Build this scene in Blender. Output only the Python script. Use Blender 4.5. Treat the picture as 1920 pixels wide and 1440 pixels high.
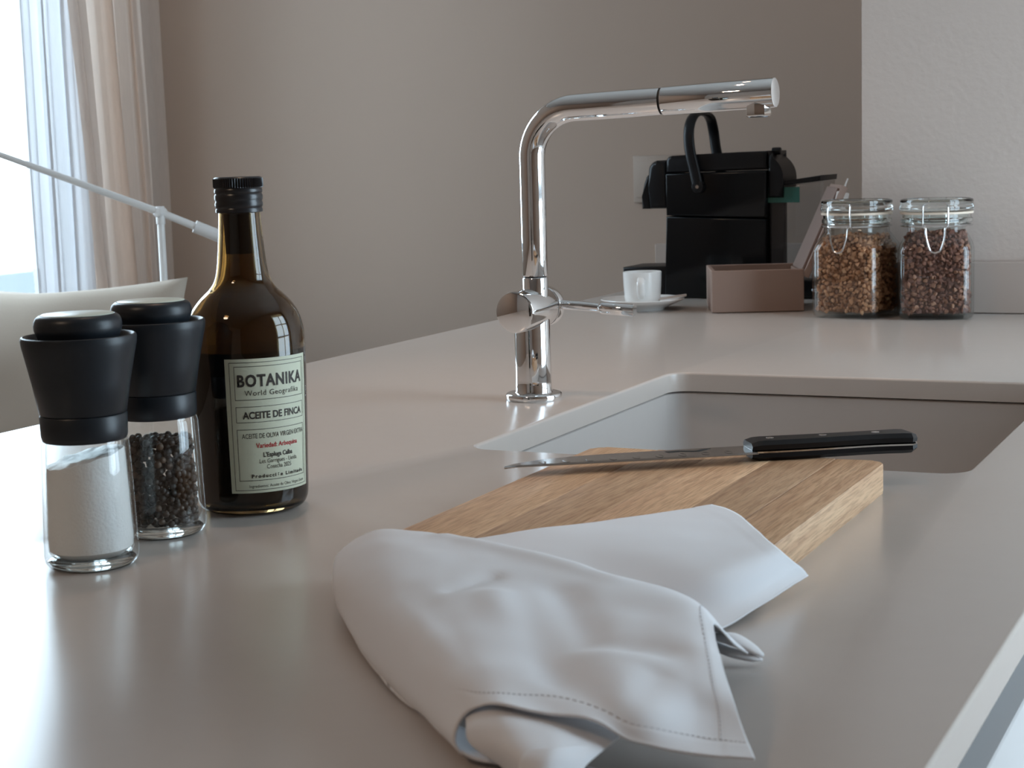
import bpy, bmesh, math, random
from mathutils import Vector, Matrix, noise, geometry
for o in list(bpy.data.objects): bpy.data.objects.remove(o)
SC = bpy.context.scene
COL = SC.collection
PI = math.pi
sin, cos, rad = math.sin, math.cos, math.radians
random.seed(7)

# ------------------------------------------------------------------ camera
F_PX, YAW, PIT, ROL, EYE = 3227.0, 0.443541554, 0.133209855, -0.0288094207, 0.241
fw = Vector((-sin(YAW)*cos(PIT), cos(YAW)*cos(PIT), -sin(PIT)))
rt = Vector((cos(YAW), sin(YAW), 0)); up = rt.cross(fw)
r2 = cos(ROL)*rt + sin(ROL)*up; u2 = -sin(ROL)*rt + cos(ROL)*up
cd = bpy.data.cameras.new('camera'); cam = bpy.data.objects.new('camera', cd); COL.objects.link(cam)
M = Matrix((r2, u2, -fw)).transposed().to_4x4(); M.translation = (0, 0, EYE); cam.matrix_world = M
cd.sensor_width = 36; cd.lens = F_PX/1920*36; cd.clip_start = .02; cd.clip_end = 60
cd.dof.use_dof = True; cd.dof.focus_distance = 1.42; cd.dof.aperture_fstop = 26
SC.camera = cam
SC.view_settings.view_transform = 'Standard'; SC.view_settings.look = 'None'
SC.view_settings.gamma = 1; SC.view_settings.use_curve_mapping = False
SC.view_settings.exposure = -0.22
try:
    SC.cycles.use_denoising = True
    SC.cycles.sample_clamp_indirect = 6
    SC.cycles.blur_glossy = .5
except Exception: pass

# ------------------------------------------------------------------ world: overcast daylight outside the windows
SKY = (.68, .855, 1.0); SKY_STRENGTH = 12.0
w = bpy.data.worlds.new('overcast_sky'); SC.world = w; w.use_nodes = True
w.node_tree.nodes['Background'].inputs[0].default_value = (*SKY, 1)
w.node_tree.nodes['Background'].inputs[1].default_value = SKY_STRENGTH

# room measures (metres, z = 0 is the top of the worktop)
XL, XR, YB, YF, ZF, ZC = -2.235, 0.98, 2.93, -2.6, -0.92, 1.66      # left wall, right wall, back wall, wall behind the camera
WL = (1.88, 2.80, -0.08, 1.30)      # left window opening: y0 y1 z0 z1
WR = (1.22, 2.32, -0.92, 1.25)      # right glazed door opening

def portal(name, loc, rot, sx, sy):
    l = bpy.data.lights.new(name, 'AREA'); l.shape = 'RECTANGLE'; l.size = sx; l.size_y = sy
    l.cycles.is_portal = True
    o = bpy.data.objects.new(name, l); COL.objects.link(o); o.location = loc; o.rotation_euler = rot
portal('window_portal_left', (XL-.14, (WL[0]+WL[1])/2, (WL[2]+WL[3])/2), (0, -PI/2, 0), WL[3]-WL[2], WL[1]-WL[0])
portal('window_portal_right', (XR+.14, (WR[0]+WR[1])/2, (WR[2]+WR[3])/2), (0, PI/2, 0), WR[3]-WR[2], WR[1]-WR[0])

# ------------------------------------------------------------------ materials
def nd(nt, t, **kw):
    n = nt.nodes.new(t)
    for k, v in kw.items(): setattr(n, k, v)
    return n
def mat(name, col, rough=.5, metal=0, spec=.5, trans=0, ior=1.45, coat=0, var=0, vscale=20, bump=0, bscale=200, bdist=.001, rvar=0, sss=0, sheen=0, vcol2=None, stretch=None, alpha=None, bdetail=3):
    m = bpy.data.materials.new(name); m.use_nodes = True; nt = m.node_tree
    p = nt.nodes['Principled BSDF']
    p.inputs['Base Color'].default_value = (*col, 1); p.inputs['Roughness'].default_value = rough
    p.inputs['Metallic'].default_value = metal; p.inputs['IOR'].default_value = ior
    p.inputs['Specular IOR Level'].default_value = spec
    p.inputs['Transmission Weight'].default_value = trans; p.inputs['Coat Weight'].default_value = coat
    p.inputs['Sheen Weight'].default_value = sheen
    if sss:
        p.inputs['Subsurface Weight'].default_value = sss; p.inputs['Subsurface Radius'].default_value = (.01, .01, .01)
    tc = nd(nt, 'ShaderNodeTexCoord'); mp = nd(nt, 'ShaderNodeMapping')
    nt.links.new(tc.outputs['Object'], mp.inputs[0])
    if stretch: mp.inputs['Scale'].default_value = stretch
    if var or rvar:
        n = nd(nt, 'ShaderNodeTexNoise'); n.inputs['Scale'].default_value = vscale; n.inputs['Detail'].default_value = 4
        nt.links.new(mp.outputs[0], n.inputs['Vector'])
        if var:
            mx = nd(nt, 'ShaderNodeMix', data_type='RGBA')
            c2 = vcol2 or tuple(c*(1-var) for c in col)
            mx.inputs[6].default_value = (*col, 1); mx.inputs[7].default_value = (*c2, 1)
            nt.links.new(n.outputs['Fac'], mx.inputs[0]); nt.links.new(mx.outputs[2], p.inputs['Base Color'])
        if rvar:
            mr = nd(nt, 'ShaderNodeMapRange'); mr.inputs[3].default_value = rough-rvar; mr.inputs[4].default_value = rough+rvar
            nt.links.new(n.outputs['Fac'], mr.inputs[0]); nt.links.new(mr.outputs[0], p.inputs['Roughness'])
    if bump:
        b = nd(nt, 'ShaderNodeBump'); b.inputs['Strength'].default_value = bump; b.inputs['Distance'].default_value = bdist
        n2 = nd(nt, 'ShaderNodeTexNoise'); n2.inputs['Scale'].default_value = bscale; n2.inputs['Detail'].default_value = bdetail
        nt.links.new(mp.outputs[0], n2.inputs['Vector']); nt.links.new(n2.outputs['Fac'], b.inputs['Height'])
        nt.links.new(b.outputs[0], p.inputs['Normal'])
    return m
def thin_glass(name, tint=(1, 1, 1), ior=1.5, rough=0.0):
    m = bpy.data.materials.new(name); m.use_nodes = True; nt = m.node_tree; nt.nodes.clear()
    out = nd(nt, 'ShaderNodeOutputMaterial'); mx = nd(nt, 'ShaderNodeMixShader'); fr = nd(nt, 'ShaderNodeFresnel')
    tr = nd(nt, 'ShaderNodeBsdfTransparent'); gl = nd(nt, 'ShaderNodeBsdfGlossy')
    ge = nd(nt, 'ShaderNodeNewGeometry'); mr = nd(nt, 'ShaderNodeMapRange'); mr.inputs[3].default_value = ior; mr.inputs[4].default_value = 1/ior
    nt.links.new(ge.outputs['Backfacing'], mr.inputs[0]); nt.links.new(mr.outputs[0], fr.inputs['IOR'])
    tr.inputs[0].default_value = (*tint, 1); gl.inputs['Roughness'].default_value = rough
    nt.links.new(fr.outputs[0], mx.inputs[0]); nt.links.new(tr.outputs[0], mx.inputs[1]); nt.links.new(gl.outputs[0], mx.inputs[2])
    nt.links.new(mx.outputs[0], out.inputs[0]); return m
def cloth_sheer(name, col, transp, transl, weave=600):
    m = bpy.data.materials.new(name); m.use_nodes = True; nt = m.node_tree; nt.nodes.clear()
    out = nd(nt, 'ShaderNodeOutputMaterial'); m1 = nd(nt, 'ShaderNodeMixShader'); m2 = nd(nt, 'ShaderNodeMixShader')
    tr = nd(nt, 'ShaderNodeBsdfTransparent'); tl = nd(nt, 'ShaderNodeBsdfTranslucent'); df = nd(nt, 'ShaderNodeBsdfDiffuse')
    tc = nd(nt, 'ShaderNodeTexCoord'); mp = nd(nt, 'ShaderNodeMapping'); mp.inputs['Scale'].default_value = (1, 1, .06)
    ns = nd(nt, 'ShaderNodeTexNoise'); ns.inputs['Scale'].default_value = weave; ns.inputs['Detail'].default_value = 3
    nt.links.new(tc.outputs['Object'], mp.inputs[0]); nt.links.new(mp.outputs[0], ns.inputs['Vector'])
    mx = nd(nt, 'ShaderNodeMix', data_type='RGBA'); mx.inputs[6].default_value = (*[c*.86 for c in col], 1); mx.inputs[7].default_value = (*col, 1)
    nt.links.new(ns.outputs['Fac'], mx.inputs[0])
    for s in (tl, df): nt.links.new(mx.outputs[2], s.inputs[0])
    m1.inputs[0].default_value = transl; m2.inputs[0].default_value = transp
    nt.links.new(df.outputs[0], m1.inputs[1]); nt.links.new(tl.outputs[0], m1.inputs[2])
    nt.links.new(m1.outputs[0], m2.inputs[1]); nt.links.new(tr.outputs[0], m2.inputs[2]); nt.links.new(m2.outputs[0], out.inputs[0])
    return m

MT = {}
MT['wall'] = mat('wall_paint', (.42, .32, .258), .75, bump=.10, bscale=90, bdist=.002, var=.04, vscale=3)
MT['plaster'] = mat('plaster_paint', (.52, .435, .385), .7, bump=.35, bscale=110, bdist=.002, var=.03, vscale=4)
MT['frontwall'] = mat('white_wall_paint', (.74, .73, .72), .7)
MT['ceiling'] = mat('ceiling_paint', (.55, .52, .49), .85)
MT['floor'] = mat('oak_floor', (.20, .14, .10), .5, var=.3, vscale=5, stretch=(6, .6, 1))
MT['plank'] = MT['floor']
MT['worktop'] = mat('worktop_composite', (.54, .48, .435), .22, spec=.55, var=.03, vscale=60, bump=.02, bscale=900, bdist=.0003)
MT['upstand'] = mat('upstand_composite', (.42, .345, .30), .5)
MT['sinkmat'] = mat('sink_composite', (.51, .47, .44), .38, var=.03, vscale=90)
MT['white'] = mat('white_lacquer', (.60, .60, .60), .35)
MT['rail'] = mat('grey_channel', (.30, .31, .33), .45)
MT['chrome'] = mat('polished_chrome', (.86, .87, .88), .035, metal=1)
MT['steel'] = mat('blade_steel', (.55, .54, .53), .16, metal=1, bump=.05, bscale=60, stretch=(1, 12, 1), bdist=.0005)
MT['wire'] = mat('steel_wire', (.72, .72, .72), .2, metal=1)
MT['gap'] = mat('dark_gap', (.012, .012, .012), .6)
MT['blackplastic'] = mat('matte_black_plastic', (.011, .015, .020), .36, spec=.45, bump=.03, bscale=700, bdist=.0003)
MT['capblack'] = mat('black_cap_metal', (.012, .012, .014), .28, spec=.6)
MT['glossblack'] = mat('gloss_black_plastic', (.004, .005, .006), .14, spec=.35)
MT['softblack'] = mat('satin_black_plastic', (.007, .007, .008), .36, spec=.3)
MT['celadon'] = mat('pale_disc', (.62, .68, .60), .3)
MT['clear'] = thin_glass('clear_glass', (.975, .985, .98))
MT['jar'] = thin_glass('jar_glass', (.955, .97, .965))
MT['rimglass'] = mat('solid_glass', (.93, .97, .955), .02, trans=1, ior=1.48)
MT['tank'] = thin_glass('tank_plastic', (.80, .80, .80), 1.4)
MT['window_glass'] = thin_glass('window_glass', (.97, .98, .98), 1.3)
MT['bottleglass'] = mat('brown_green_glass', (.26, .175, .08), .02, trans=1, ior=1.5)
MT['oil'] = mat('dark_oil', (.010, .009, .006), .2)
MT['label'] = mat('label_paper', (.60, .63, .49), .55, var=.04, vscale=200)
MT['ink'] = mat('label_ink', (.035, .03, .025), .6)
MT['redink'] = mat('label_red_ink', (.42, .03, .035), .6)
MT['salt'] = mat('salt', (.90, .91, .92), .4, sss=.25, bump=.3, bscale=520, bdist=.0012)
MT['linen'] = mat('white_cotton', (.80, .80, .82), .85, sheen=.15, bump=.05, bscale=1400, bdist=.0003)
MT['thread'] = mat('grey_thread', (.66, .66, .68), .8)
MT['porcelain'] = mat('white_porcelain', (.80, .79, .77), .1, coat=.3)
MT['taupe'] = mat('taupe_box_board', (.30, .205, .165), .55)
MT['taupe_in'] = mat('taupe_box_lining', (.22, .15, .125), .6)
MT['rubber'] = mat('seal_rubber', (.74, .62, .50), .5)
MT['plate'] = mat('outlet_plastic', (.37, .295, .245), .65)
MT['tag'] = mat('white_tag_plastic', (.62, .58, .55), .4)
MT['sticker'] = mat('teal_sticker', (.03, .13, .105), .4)
MT['greypl'] = mat('dark_grey_plastic', (.055, .055, .06), .35)
MT['cream'] = mat('cream_fabric', (.46, .39, .32), .9, bump=.15, bscale=300, bdist=.001)
MT['sofa'] = mat('sofa_fabric', (.42, .35, .30), .9, bump=.2, bscale=300, bdist=.001)
MT['lampwhite'] = mat('white_metal_paint', (.72, .70, .68), .35)
MT['curtain'] = cloth_sheer('linen_curtain', (.80, .67, .58), .04, .30)
MT['sheer'] = cloth_sheer('sheer_curtain', (.84, .84, .86), .03, .15)
MT['parapet'] = mat('parapet_concrete', (.10, .115, .13), .8, var=.1, vscale=4)
MT['frame'] = mat('window_frame_paint', (.70, .70, .70), .4)

def wood_mat(name, c1, c2, scale, end=False):
    m = bpy.data.materials.new(name); m.use_nodes = True; nt = m.node_tree; p = nt.nodes['Principled BSDF']
    tc = nd(nt, 'ShaderNodeTexCoord'); mp = nd(nt, 'ShaderNodeMapping'); mp.inputs['Scale'].default_value = scale
    at = nd(nt, 'ShaderNodeObjectInfo')
    ad = nd(nt, 'ShaderNodeVectorMath', operation='ADD')
    sc_ = nd(nt, 'ShaderNodeVectorMath', operation='SCALE'); sc_.inputs['Scale'].default_value = 7.0
    nt.links.new(at.outputs['Random'], sc_.inputs[0])
    nt.links.new(tc.outputs['Object'], ad.inputs[0]); nt.links.new(sc_.outputs[0], ad.inputs[1])
    nt.links.new(ad.outputs[0], mp.inputs[0])
    n1 = nd(nt, 'ShaderNodeTexNoise'); n1.inputs['Scale'].default_value = 9; n1.inputs['Detail'].default_value = 6; n1.inputs['Distortion'].default_value = 1.2
    n2 = nd(nt, 'ShaderNodeTexNoise'); n2.inputs['Scale'].default_value = 60; n2.inputs['Detail'].default_value = 4
    nt.links.new(mp.outputs[0], n1.inputs['Vector']); nt.links.new(mp.outputs[0], n2.inputs['Vector'])
    cr = nd(nt, 'ShaderNodeValToRGB'); cr.color_ramp.elements[0].position = .32; cr.color_ramp.elements[1].position = .68
    cr.color_ramp.elements[0].color = (*c1, 1); cr.color_ramp.elements[1].color = (*c2, 1)
    nt.links.new(n1.outputs['Fac'], cr.inputs[0])
    mx = nd(nt, 'ShaderNodeMix', data_type='RGBA', blend_type='MULTIPLY'); mx.inputs[0].default_value = .55
    cr2 = nd(nt, 'ShaderNodeValToRGB'); cr2.color_ramp.elements[0].position = .38; cr2.color_ramp.elements[1].position = .55
    cr2.color_ramp.elements[0].color = (.52, .45, .40, 1); cr2.color_ramp.elements[1].color = (1, 1, 1, 1)
    nt.links.new(n2.outputs['Fac'], cr2.inputs[0]); nt.links.new(cr.outputs[0], mx.inputs[6]); nt.links.new(cr2.outputs[0], mx.inputs[7])
    hs = nd(nt, 'ShaderNodeHueSaturation'); mr = nd(nt, 'ShaderNodeMapRange'); mr.inputs[3].default_value = .82; mr.inputs[4].default_value = 1.14
    nt.links.new(at.outputs['Random'], mr.inputs[0]); nt.links.new(mr.outputs[0], hs.inputs['Value'])
    nt.links.new(mx.outputs[2], hs.inputs['Color']); nt.links.new(hs.outputs[0], p.inputs['Base Color'])
    b = nd(nt, 'ShaderNodeBump'); b.inputs['Strength'].default_value = .5 if end else .22; b.inputs['Distance'].default_value = .0006
    nt.links.new(n2.outputs['Fac'], b.inputs['Height']); nt.links.new(b.outputs[0], p.inputs['Normal'])
    p.inputs['Roughness'].default_value = .5
    return m
MT['wood'] = wood_mat('board_wood', (.56, .335, .19), (.72, .48, .29), (13, .75, 13))
MT['endgrain_lit_side'] = wood_mat('board_end_grain_lit_side', (.78, .60, .44), (.88, .72, .56), (4, 2.2, 9), True)

def attr_mat(name, rough, ramp):
    m = bpy.data.materials.new(name); m.use_nodes = True; nt = m.node_tree; p = nt.nodes['Principled BSDF']
    a = nd(nt, 'ShaderNodeAttribute', attribute_name='shade'); cr = nd(nt, 'ShaderNodeValToRGB')
    els = cr.color_ramp.elements
    while len(els) < len(ramp): els.new(.5)
    for e, (pos, c) in zip(els, ramp): e.position = pos; e.color = (*c, 1)
    nt.links.new(a.outputs['Fac'], cr.inputs[0]); nt.links.new(cr.outputs[0], p.inputs['Base Color'])
    p.inputs['Roughness'].default_value = rough
    b = nd(nt, 'ShaderNodeBump'); b.inputs['Strength'].default_value = .5; b.inputs['Distance'].default_value = .0008
    n = nd(nt, 'ShaderNodeTexNoise'); n.inputs['Scale'].default_value = 500
    tc = nd(nt, 'ShaderNodeTexCoord'); nt.links.new(tc.outputs['Object'], n.inputs['Vector'])
    nt.links.new(n.outputs['Fac'], b.inputs['Height']); nt.links.new(b.outputs[0], p.inputs['Normal'])
    return m
MT['pepper'] = attr_mat('peppercorn_skin', .5, [(0, (.018, .014, .012)), (.6, (.05, .032, .024)), (1, (.12, .075, .05))])
MT['granola_light'] = attr_mat('golden_granola', .75, [(0, (.22, .095, .045)), (.55, (.46, .215, .105)), (.93, (.60, .315, .165)), (1, (.80, .56, .32))])
MT['granola_dark'] = attr_mat('cocoa_granola', .75, [(0, (.10, .040, .029)), (.6, (.235, .098, .066)), (1, (.45, .23, .145))])

# ------------------------------------------------------------------ mesh helpers
def obj(name, bm, m, parent=None, smooth=True, angle=40, kind=None):
    if isinstance(bm, bmesh.types.BMesh):
        me = bpy.data.meshes.new(name); bmesh.ops.recalc_face_normals(bm, faces=bm.faces); bm.to_mesh(me); bm.free()
    else: me = bm
    me.materials.clear()
    for mm in (m if isinstance(m, (list, tuple)) else [m]): me.materials.append(MT[mm])
    o = bpy.data.objects.new(name, me); COL.objects.link(o)
    if parent: o.parent = parent
    if smooth:
        for p in me.polygons: p.use_smooth = True
        try: me.set_sharp_from_angle(angle=rad(angle))
        except Exception: pass
    if kind: o['kind'] = kind
    return o
def thing(name, label, cat, loc=(0, 0, 0), rotz=0, group=None):
    o = bpy.data.objects.new(name, None); COL.objects.link(o); o.empty_display_size = .02
    o.location = loc; o.rotation_euler = (0, 0, rotz); o['label'] = label; o['category'] = cat
    if group: o['group'] = group
    return o
def tag(o, label, cat, group=None):
    o['label'] = label; o['category'] = cat
    if group: o['group'] = group
    return o
def struct(name, bm, m, parent=None, smooth=False):
    o = obj(name, bm, m, parent, smooth); 
    if not parent: o['kind'] = 'structure'
    return o
def B(): return bmesh.new()
def box(bm, x0, x1, y0, y1, z0, z1, bev=0, seg=2, mtx=None):
    r = bmesh.ops.create_cube(bm, size=1); vs = r['verts']
    for v in vs: v.co = Vector((x0+(v.co.x+.5)*(x1-x0), y0+(v.co.y+.5)*(y1-y0), z0+(v.co.z+.5)*(z1-z0)))
    if bev:
        es = list({e for v in vs for e in v.link_edges})
        g = bmesh.ops.bevel(bm, geom=es, offset=bev, segments=seg, profile=.5, affect='EDGES')
        vs = list({v for f in g['faces'] for v in f.verts} | {v for v in vs if v.is_valid})
    if mtx is not None: bmesh.ops.transform(bm, matrix=mtx, verts=vs)
    return vs
def lathe(bm, prof, n=64, c=(0, 0, 0), closed=False, mtx=None):
    rings = []; new = []
    for z, r in prof:
        if r < 1e-6: ring = [bm.verts.new((c[0], c[1], c[2]+z))]
        else: ring = [bm.verts.new((c[0]+r*cos(2*PI*i/n), c[1]+r*sin(2*PI*i/n), c[2]+z)) for i in range(n)]
        rings.append(ring); new += ring
    prs = list(zip(rings, rings[1:])) + ([(rings[-1], rings[0])] if closed else [])
    for a, b in prs:
        for i in range(n):
            j = (i+1) % n
            if len(a) == 1 and len(b) == 1: continue
            if len(a) == 1: bm.faces.new((a[0], b[i], b[j]))
            elif len(b) == 1: bm.faces.new((a[i], a[j], b[0]))
            else: bm.faces.new((a[i], a[j], b[j], b[i]))
    if mtx is not None: bmesh.ops.transform(bm, matrix=mtx, verts=new)
    return new
def smoothprof(pts, n=6):
    out = []
    for i in range(len(pts)-1):
        p0 = pts[max(i-1, 0)]; p1 = pts[i]; p2 = pts[i+1]; p3 = pts[min(i+2, len(pts)-1)]
        for k in range(n):
            t = k/n; out.append(tuple(crom(p0[a], p1[a], p2[a], p3[a], t) for a in range(len(p1))))
    out.append(tuple(pts[-1])); return out
def crom(a, b, c, d, t):
    return .5*(2*b + (c-a)*t + (2*a-5*b+4*c-d)*t*t + (3*b-a-3*c+d)*t**3)
def tube(bm, pts, r, n=12, cap=True, flat=None):
    pts = [Vector(p) for p in pts]; rr = r if isinstance(r, (list, tuple)) else [r]*len(pts)
    prev = None; rings = []
    for i, p in enumerate(pts):
        t = (pts[min(i+1, len(pts)-1)]-pts[max(i-1, 0)]).normalized()
        if prev is None:
            a = Vector((0, 0, 1)) if abs(t.z) < .9 else Vector((1, 0, 0)); x = t.cross(a).normalized()
        else: x = (prev - t*prev.dot(t)).normalized()
        prev = x; y = t.cross(x)
        f1, f2 = flat or (1, 1)
        rings.append([bm.verts.new(p + x*(rr[i]*f1*cos(2*PI*k/n)) + y*(rr[i]*f2*sin(2*PI*k/n))) for k in range(n)])
    for a, b in zip(rings, rings[1:]):
        for k in range(n): bm.faces.new((a[k], a[(k+1) % n], b[(k+1) % n], b[k]))
    if cap: bm.faces.new(rings[0][::-1]); bm.faces.new(rings[-1])
def cyl(bm, p, q, r, n=32, bev=0):
    p, q = Vector(p), Vector(q); d = q-p; L = d.length
    pr = [(0, 0), (0, r-bev)] + ([(bev*.3, r-bev*.3), (bev, r), (L-bev, r), (L-bev*.3, r-bev*.3)] if bev else [(0, r), (L, r)]) + [(L, r-bev), (L, 0)]
    pr = [x for i, x in enumerate(pr) if i == 0 or x != pr[i-1]]
    mt = Matrix.Translation(p) @ d.to_track_quat('Z', 'Y').to_matrix().to_4x4()
    lathe(bm, pr, n, mtx=mt)
def rrect(x0, x1, y0, y1, r, n=8):
    out = []
    for cx, cy, a0 in ((x1-r, y1-r, 0), (x0+r, y1-r, 90), (x0+r, y0+r, 180), (x1-r, y0+r, 270)):
        for i in range(n+1):
            a = rad(a0+90*i/n); out.append((cx+r*cos(a), cy+r*sin(a)))
    return out
def loft(bm, loops, cap0=False, cap1=False):
    R = [[bm.verts.new(p) for p in L] for L in loops]
    n = len(R[0])
    for a, b in zip(R, R[1:]):
        for i in range(n): bm.faces.new((a[i], a[(i+1) % n], b[(i+1) % n], b[i]))
    if cap0: bm.faces.new(R[0][::-1])
    if cap1: bm.faces.new(R[-1])
    return R
def extrude_poly(bm, pts, axis, a, b, bev=0, seg=2):
    """prism: 2-D outline pts (x,z) pushed along y from a to b (axis 'y'), or (x,y) along z."""
    f = (lambda u, v, w: (u, w, v)) if axis == 'y' else (lambda u, v, w: (u, v, w))
    A = [bm.verts.new(f(u, v, a)) for u, v in pts]; Bv = [bm.verts.new(f(u, v, b)) for u, v in pts]
    n = len(pts); fs = [bm.faces.new(A), bm.faces.new(Bv[::-1])]
    for i in range(n): fs.append(bm.faces.new((A[i], Bv[i], Bv[(i+1) % n], A[(i+1) % n])))
    if bev:
        es = [e for f_ in fs[:2] for e in f_.edges]
        bmesh.ops.bevel(bm, geom=es, offset=bev, segments=seg, profile=.5, affect='EDGES')

# ------------------------------------------------------------------ the room
def plane_wall(name, x0, x1, y0, y1, z0, z1, m): b = B(); box(b, x0, x1, y0, y1, z0, z1); return struct(name, b, m)
T = .16
plane_wall('ceiling', XL-T, XR+T, YF-T, YB+T, ZC, ZC+.1, 'ceiling')
fl = plane_wall('floor', XL-T, XR+T, YF-T, YB+T, ZF-.12, ZF-.02, 'floor')
plane_wall('wall_back', XL-T, -.605, YB, YB+T, ZF, ZC, 'wall')
plane_wall('wall_pier', -.605, XR+T, 2.462, YB+T, ZF, ZC, 'plaster')
plane_wall('wall_front', XL-T, XR+T, YF-T, YF, ZF, ZC, 'frontwall')
def wall_with_holes(name, xa, xb, holes, m):
    b = B(); ys = YF
    for y0, y1, z0, z1 in holes:
        box(b, xa, xb, ys, y0, ZF, ZC)
        if z0 > ZF+.01: box(b, xa, xb, y0, y1, ZF, z0)
        box(b, xa, xb, y0, y1, z1, ZC); ys = y1
    box(b, xa, xb, ys, YB, ZF, ZC)
    return struct(name, b, m)
wall_with_holes('wall_left', XL-T, XL, [WL], 'wall')
wall_with_holes('wall_right', XR, XR+T, [WR], 'wall')
# floor boards
bp = B(); box(bp, 0, .178, 0, 1.38, 0, .02, .0015, 1); pm = bpy.data.meshes.new('plank'); bp.to_mesh(pm); bp.free(); pm.materials.append(MT['plank'])
for i in range(19):
    for j in range(4):
        if XL+i*.18 > XR-.05: continue
        o = bpy.data.objects.new('plank', pm); COL.objects.link(o); o.parent = fl
        o.location = (XL+.001+i*.18, YF+j*1.384-(.4 if i % 2 else 0)+(.4 if (i % 2 and j == 0) else 0)*0, ZF-.02)
        if i % 2 and j == 0: o.location.y = YF-.02-.0; o.scale.y = .72; 
def window_unit(name, x, hole, nv, nh, inward, label=None):
    y0, y1, z0, z1 = hole; d = .05
    b = B(); w_ = .055
    for a in ((y0, y0+w_, z0, z1), (y1-w_, y1, z0, z1), (y0+w_, y1-w_, z0, z0+w_), (y0+w_, y1-w_, z1-w_, z1)): box(b, x-d/2, x+d/2, *a, .004, 1)
    root = struct(name, b, 'frame')
    for k in range(1, nv+1):
        yy = y0+(y1-y0)*k/(nv+1); b = B(); box(b, x-.02, x+.02, yy-.03, yy+.03, z0+w_, z1-w_, .003, 1); obj('mullion', b, 'frame', root, False)
    for k in range(1, nh+1):
        zz = z0+(z1-z0)*k/(nh+1); b = B(); box(b, x-.018, x+.018, y0+w_, y1-w_, zz-.02, zz+.02, .003, 1); obj('glazing_bar', b, 'frame', root, False)
    for k in range(nv+1):
        ya, yb = y0+(y1-y0)*k/(nv+1), y0+(y1-y0)*(k+1)/(nv+1)
        b = B(); vs = [b.verts.new(p) for p in ((x, ya, z0), (x, yb, z0), (x, yb, z1), (x, ya, z1))]; b.faces.new(vs); obj('pane', b, 'window_glass', root, False)
    return root
window_unit('window_1', XL-.07, WL, 1, 0, 1)
window_unit('window_2', XR+.07, WR, 1, 3, -1)
b = B(); box(b, -3.25, -3.17, -3, 7, -2, -.04); o = struct('balcony_parapet', b, 'parapet'); tag(o, 'dark balcony parapet outside the left window', 'parapet')
b = B(); box(b, XL-.06, XL+.03, WL[0]-.03, WL[1]+.03, WL[2]-.025, WL[2], .003, 1); struct('trim_3', b, 'frame')
# low upstands at the back of the worktop
b = B(); box(b, -1.0935, -.606, YB-.012, YB-.0005, .0004, .072, .001, 1); struct('trim_1', b, 'upstand')
b = B(); box(b, -.606, -.134, 2.45, 2.4615, .0004, .072, .001, 1); struct('trim_2', b, 'upstand')

# ------------------------------------------------------------------ worktop with the sink cut-out
SX0, SX1, SY0, SY1, SR = -.639, -.2325, 1.2545, 1.7545, .022
b = B()
outer = [(-1.097, -.35), (-.1335, -.35), (-.1335, 2.4498), (-.6065, 2.4498), (-.6065, 2.929), (-1.097, 2.929)]
hole = rrect(SX0, SX1, SY0, SY1, SR, 8)
def cap_at(z):
    O = [b.verts.new((x, y, z)) for x, y in outer]; H = [b.verts.new((x, y, z)) for x, y in hole]
    es = [b.edges.new((L[i], L[(i+1) % len(L)])) for L in (O, H) for i in range(len(L))]
    bmesh.ops.triangle_fill(b, edges=es, use_beauty=True, use_dissolve=False)
    return O, H, es
Ot, Ht, top_e = cap_at(0); Ob, Hb, _ = cap_at(-.0205)
for A_, C_ in ((Ot, Ob), (Ht, Hb)):
    for i in range(len(A_)):
        j = (i+1) % len(A_); b.faces.new((A_[i], A_[j], C_[j], C_[i]))
bmesh.ops.recalc_face_normals(b, faces=b.faces)
bmesh.ops.bevel(b, geom=[e for e in top_e if e.is_valid], offset=.0028, segments=4, profile=.5, affect='EDGES')
o = obj('worktop', b, 'worktop', angle=25)
tag(o, 'long taupe-grey kitchen worktop with a sink cut-out', 'worktop')

sk = thing('sink', 'undermounted taupe-grey sink basin behind the cutting board', 'sink', ((SX0+SX1)/2, (SY0+SY1)/2, 0))
cx, cy = (SX0+SX1)/2, (SY0+SY1)/2
def sl(e, z, r): return [(x-cx, y-cy, z) for x, y in rrect(SX0-e, SX1+e, SY0-e, SY1+e, r, 8)]
b = B()
loops = [sl(.02, -.0222, SR+.02), sl(.0035, -.0222, SR), sl(.002, -.0235, SR), sl(.001, -.06, SR), sl(-.003, -.17, SR+.002), sl(-.006, -.182, SR+.004), sl(-.014, -.191, SR+.006), sl(-.024, -.194, SR+.01)]
R = loft(b, loops); b.faces.new(R[-1])
obj('basin', b, 'sinkmat', sk)
b = B(); lathe(b, [(-.1935, 0), (-.1935, .03), (-.1905, .041), (-.1925, .044), (-.194, .045)], 40); obj('drain', b, 'chrome', sk)

# base cabinets under the worktop
def cabinet(y0, y1, label):
    t = thing('base_cabinet', label, 'cabinet', (-.5, (y0+y1)/2, ZF), 0, 'white base cabinets under the worktop')
    yc = (y0+y1)/2; h = -ZF
    b = B()
    box(b, -.40, .335, y0-yc+.001, y0-yc+.018, .1, h-.021); box(b, -.40, .335, y1-yc-.018, y1-yc-.001, .1, h-.021)
    box(b, -.40, .335, y0-yc+.018, y1-yc-.018, .1, .118); box(b, -.40, -.384, y0-yc+.018, y1-yc-.018, .118, h-.021)
    obj('carcass', b, 'white', t, False)
    b = B(); box(b, .347, .3655, y0-yc+.0012, y1-yc-.0012, .1, h-.049, .001, 1); obj('door', b, 'white', t, False)
    b = B(); box(b, .318, .3345, y0-yc+.001, y1-yc-.001, h-.075, h-.0212); obj('finger_channel', b, 'rail', t, False)
    b = B(); box(b, .25, .27, y0-yc, y1-yc, 0, .099); obj('plinth', b, 'white', t, False)
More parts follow.
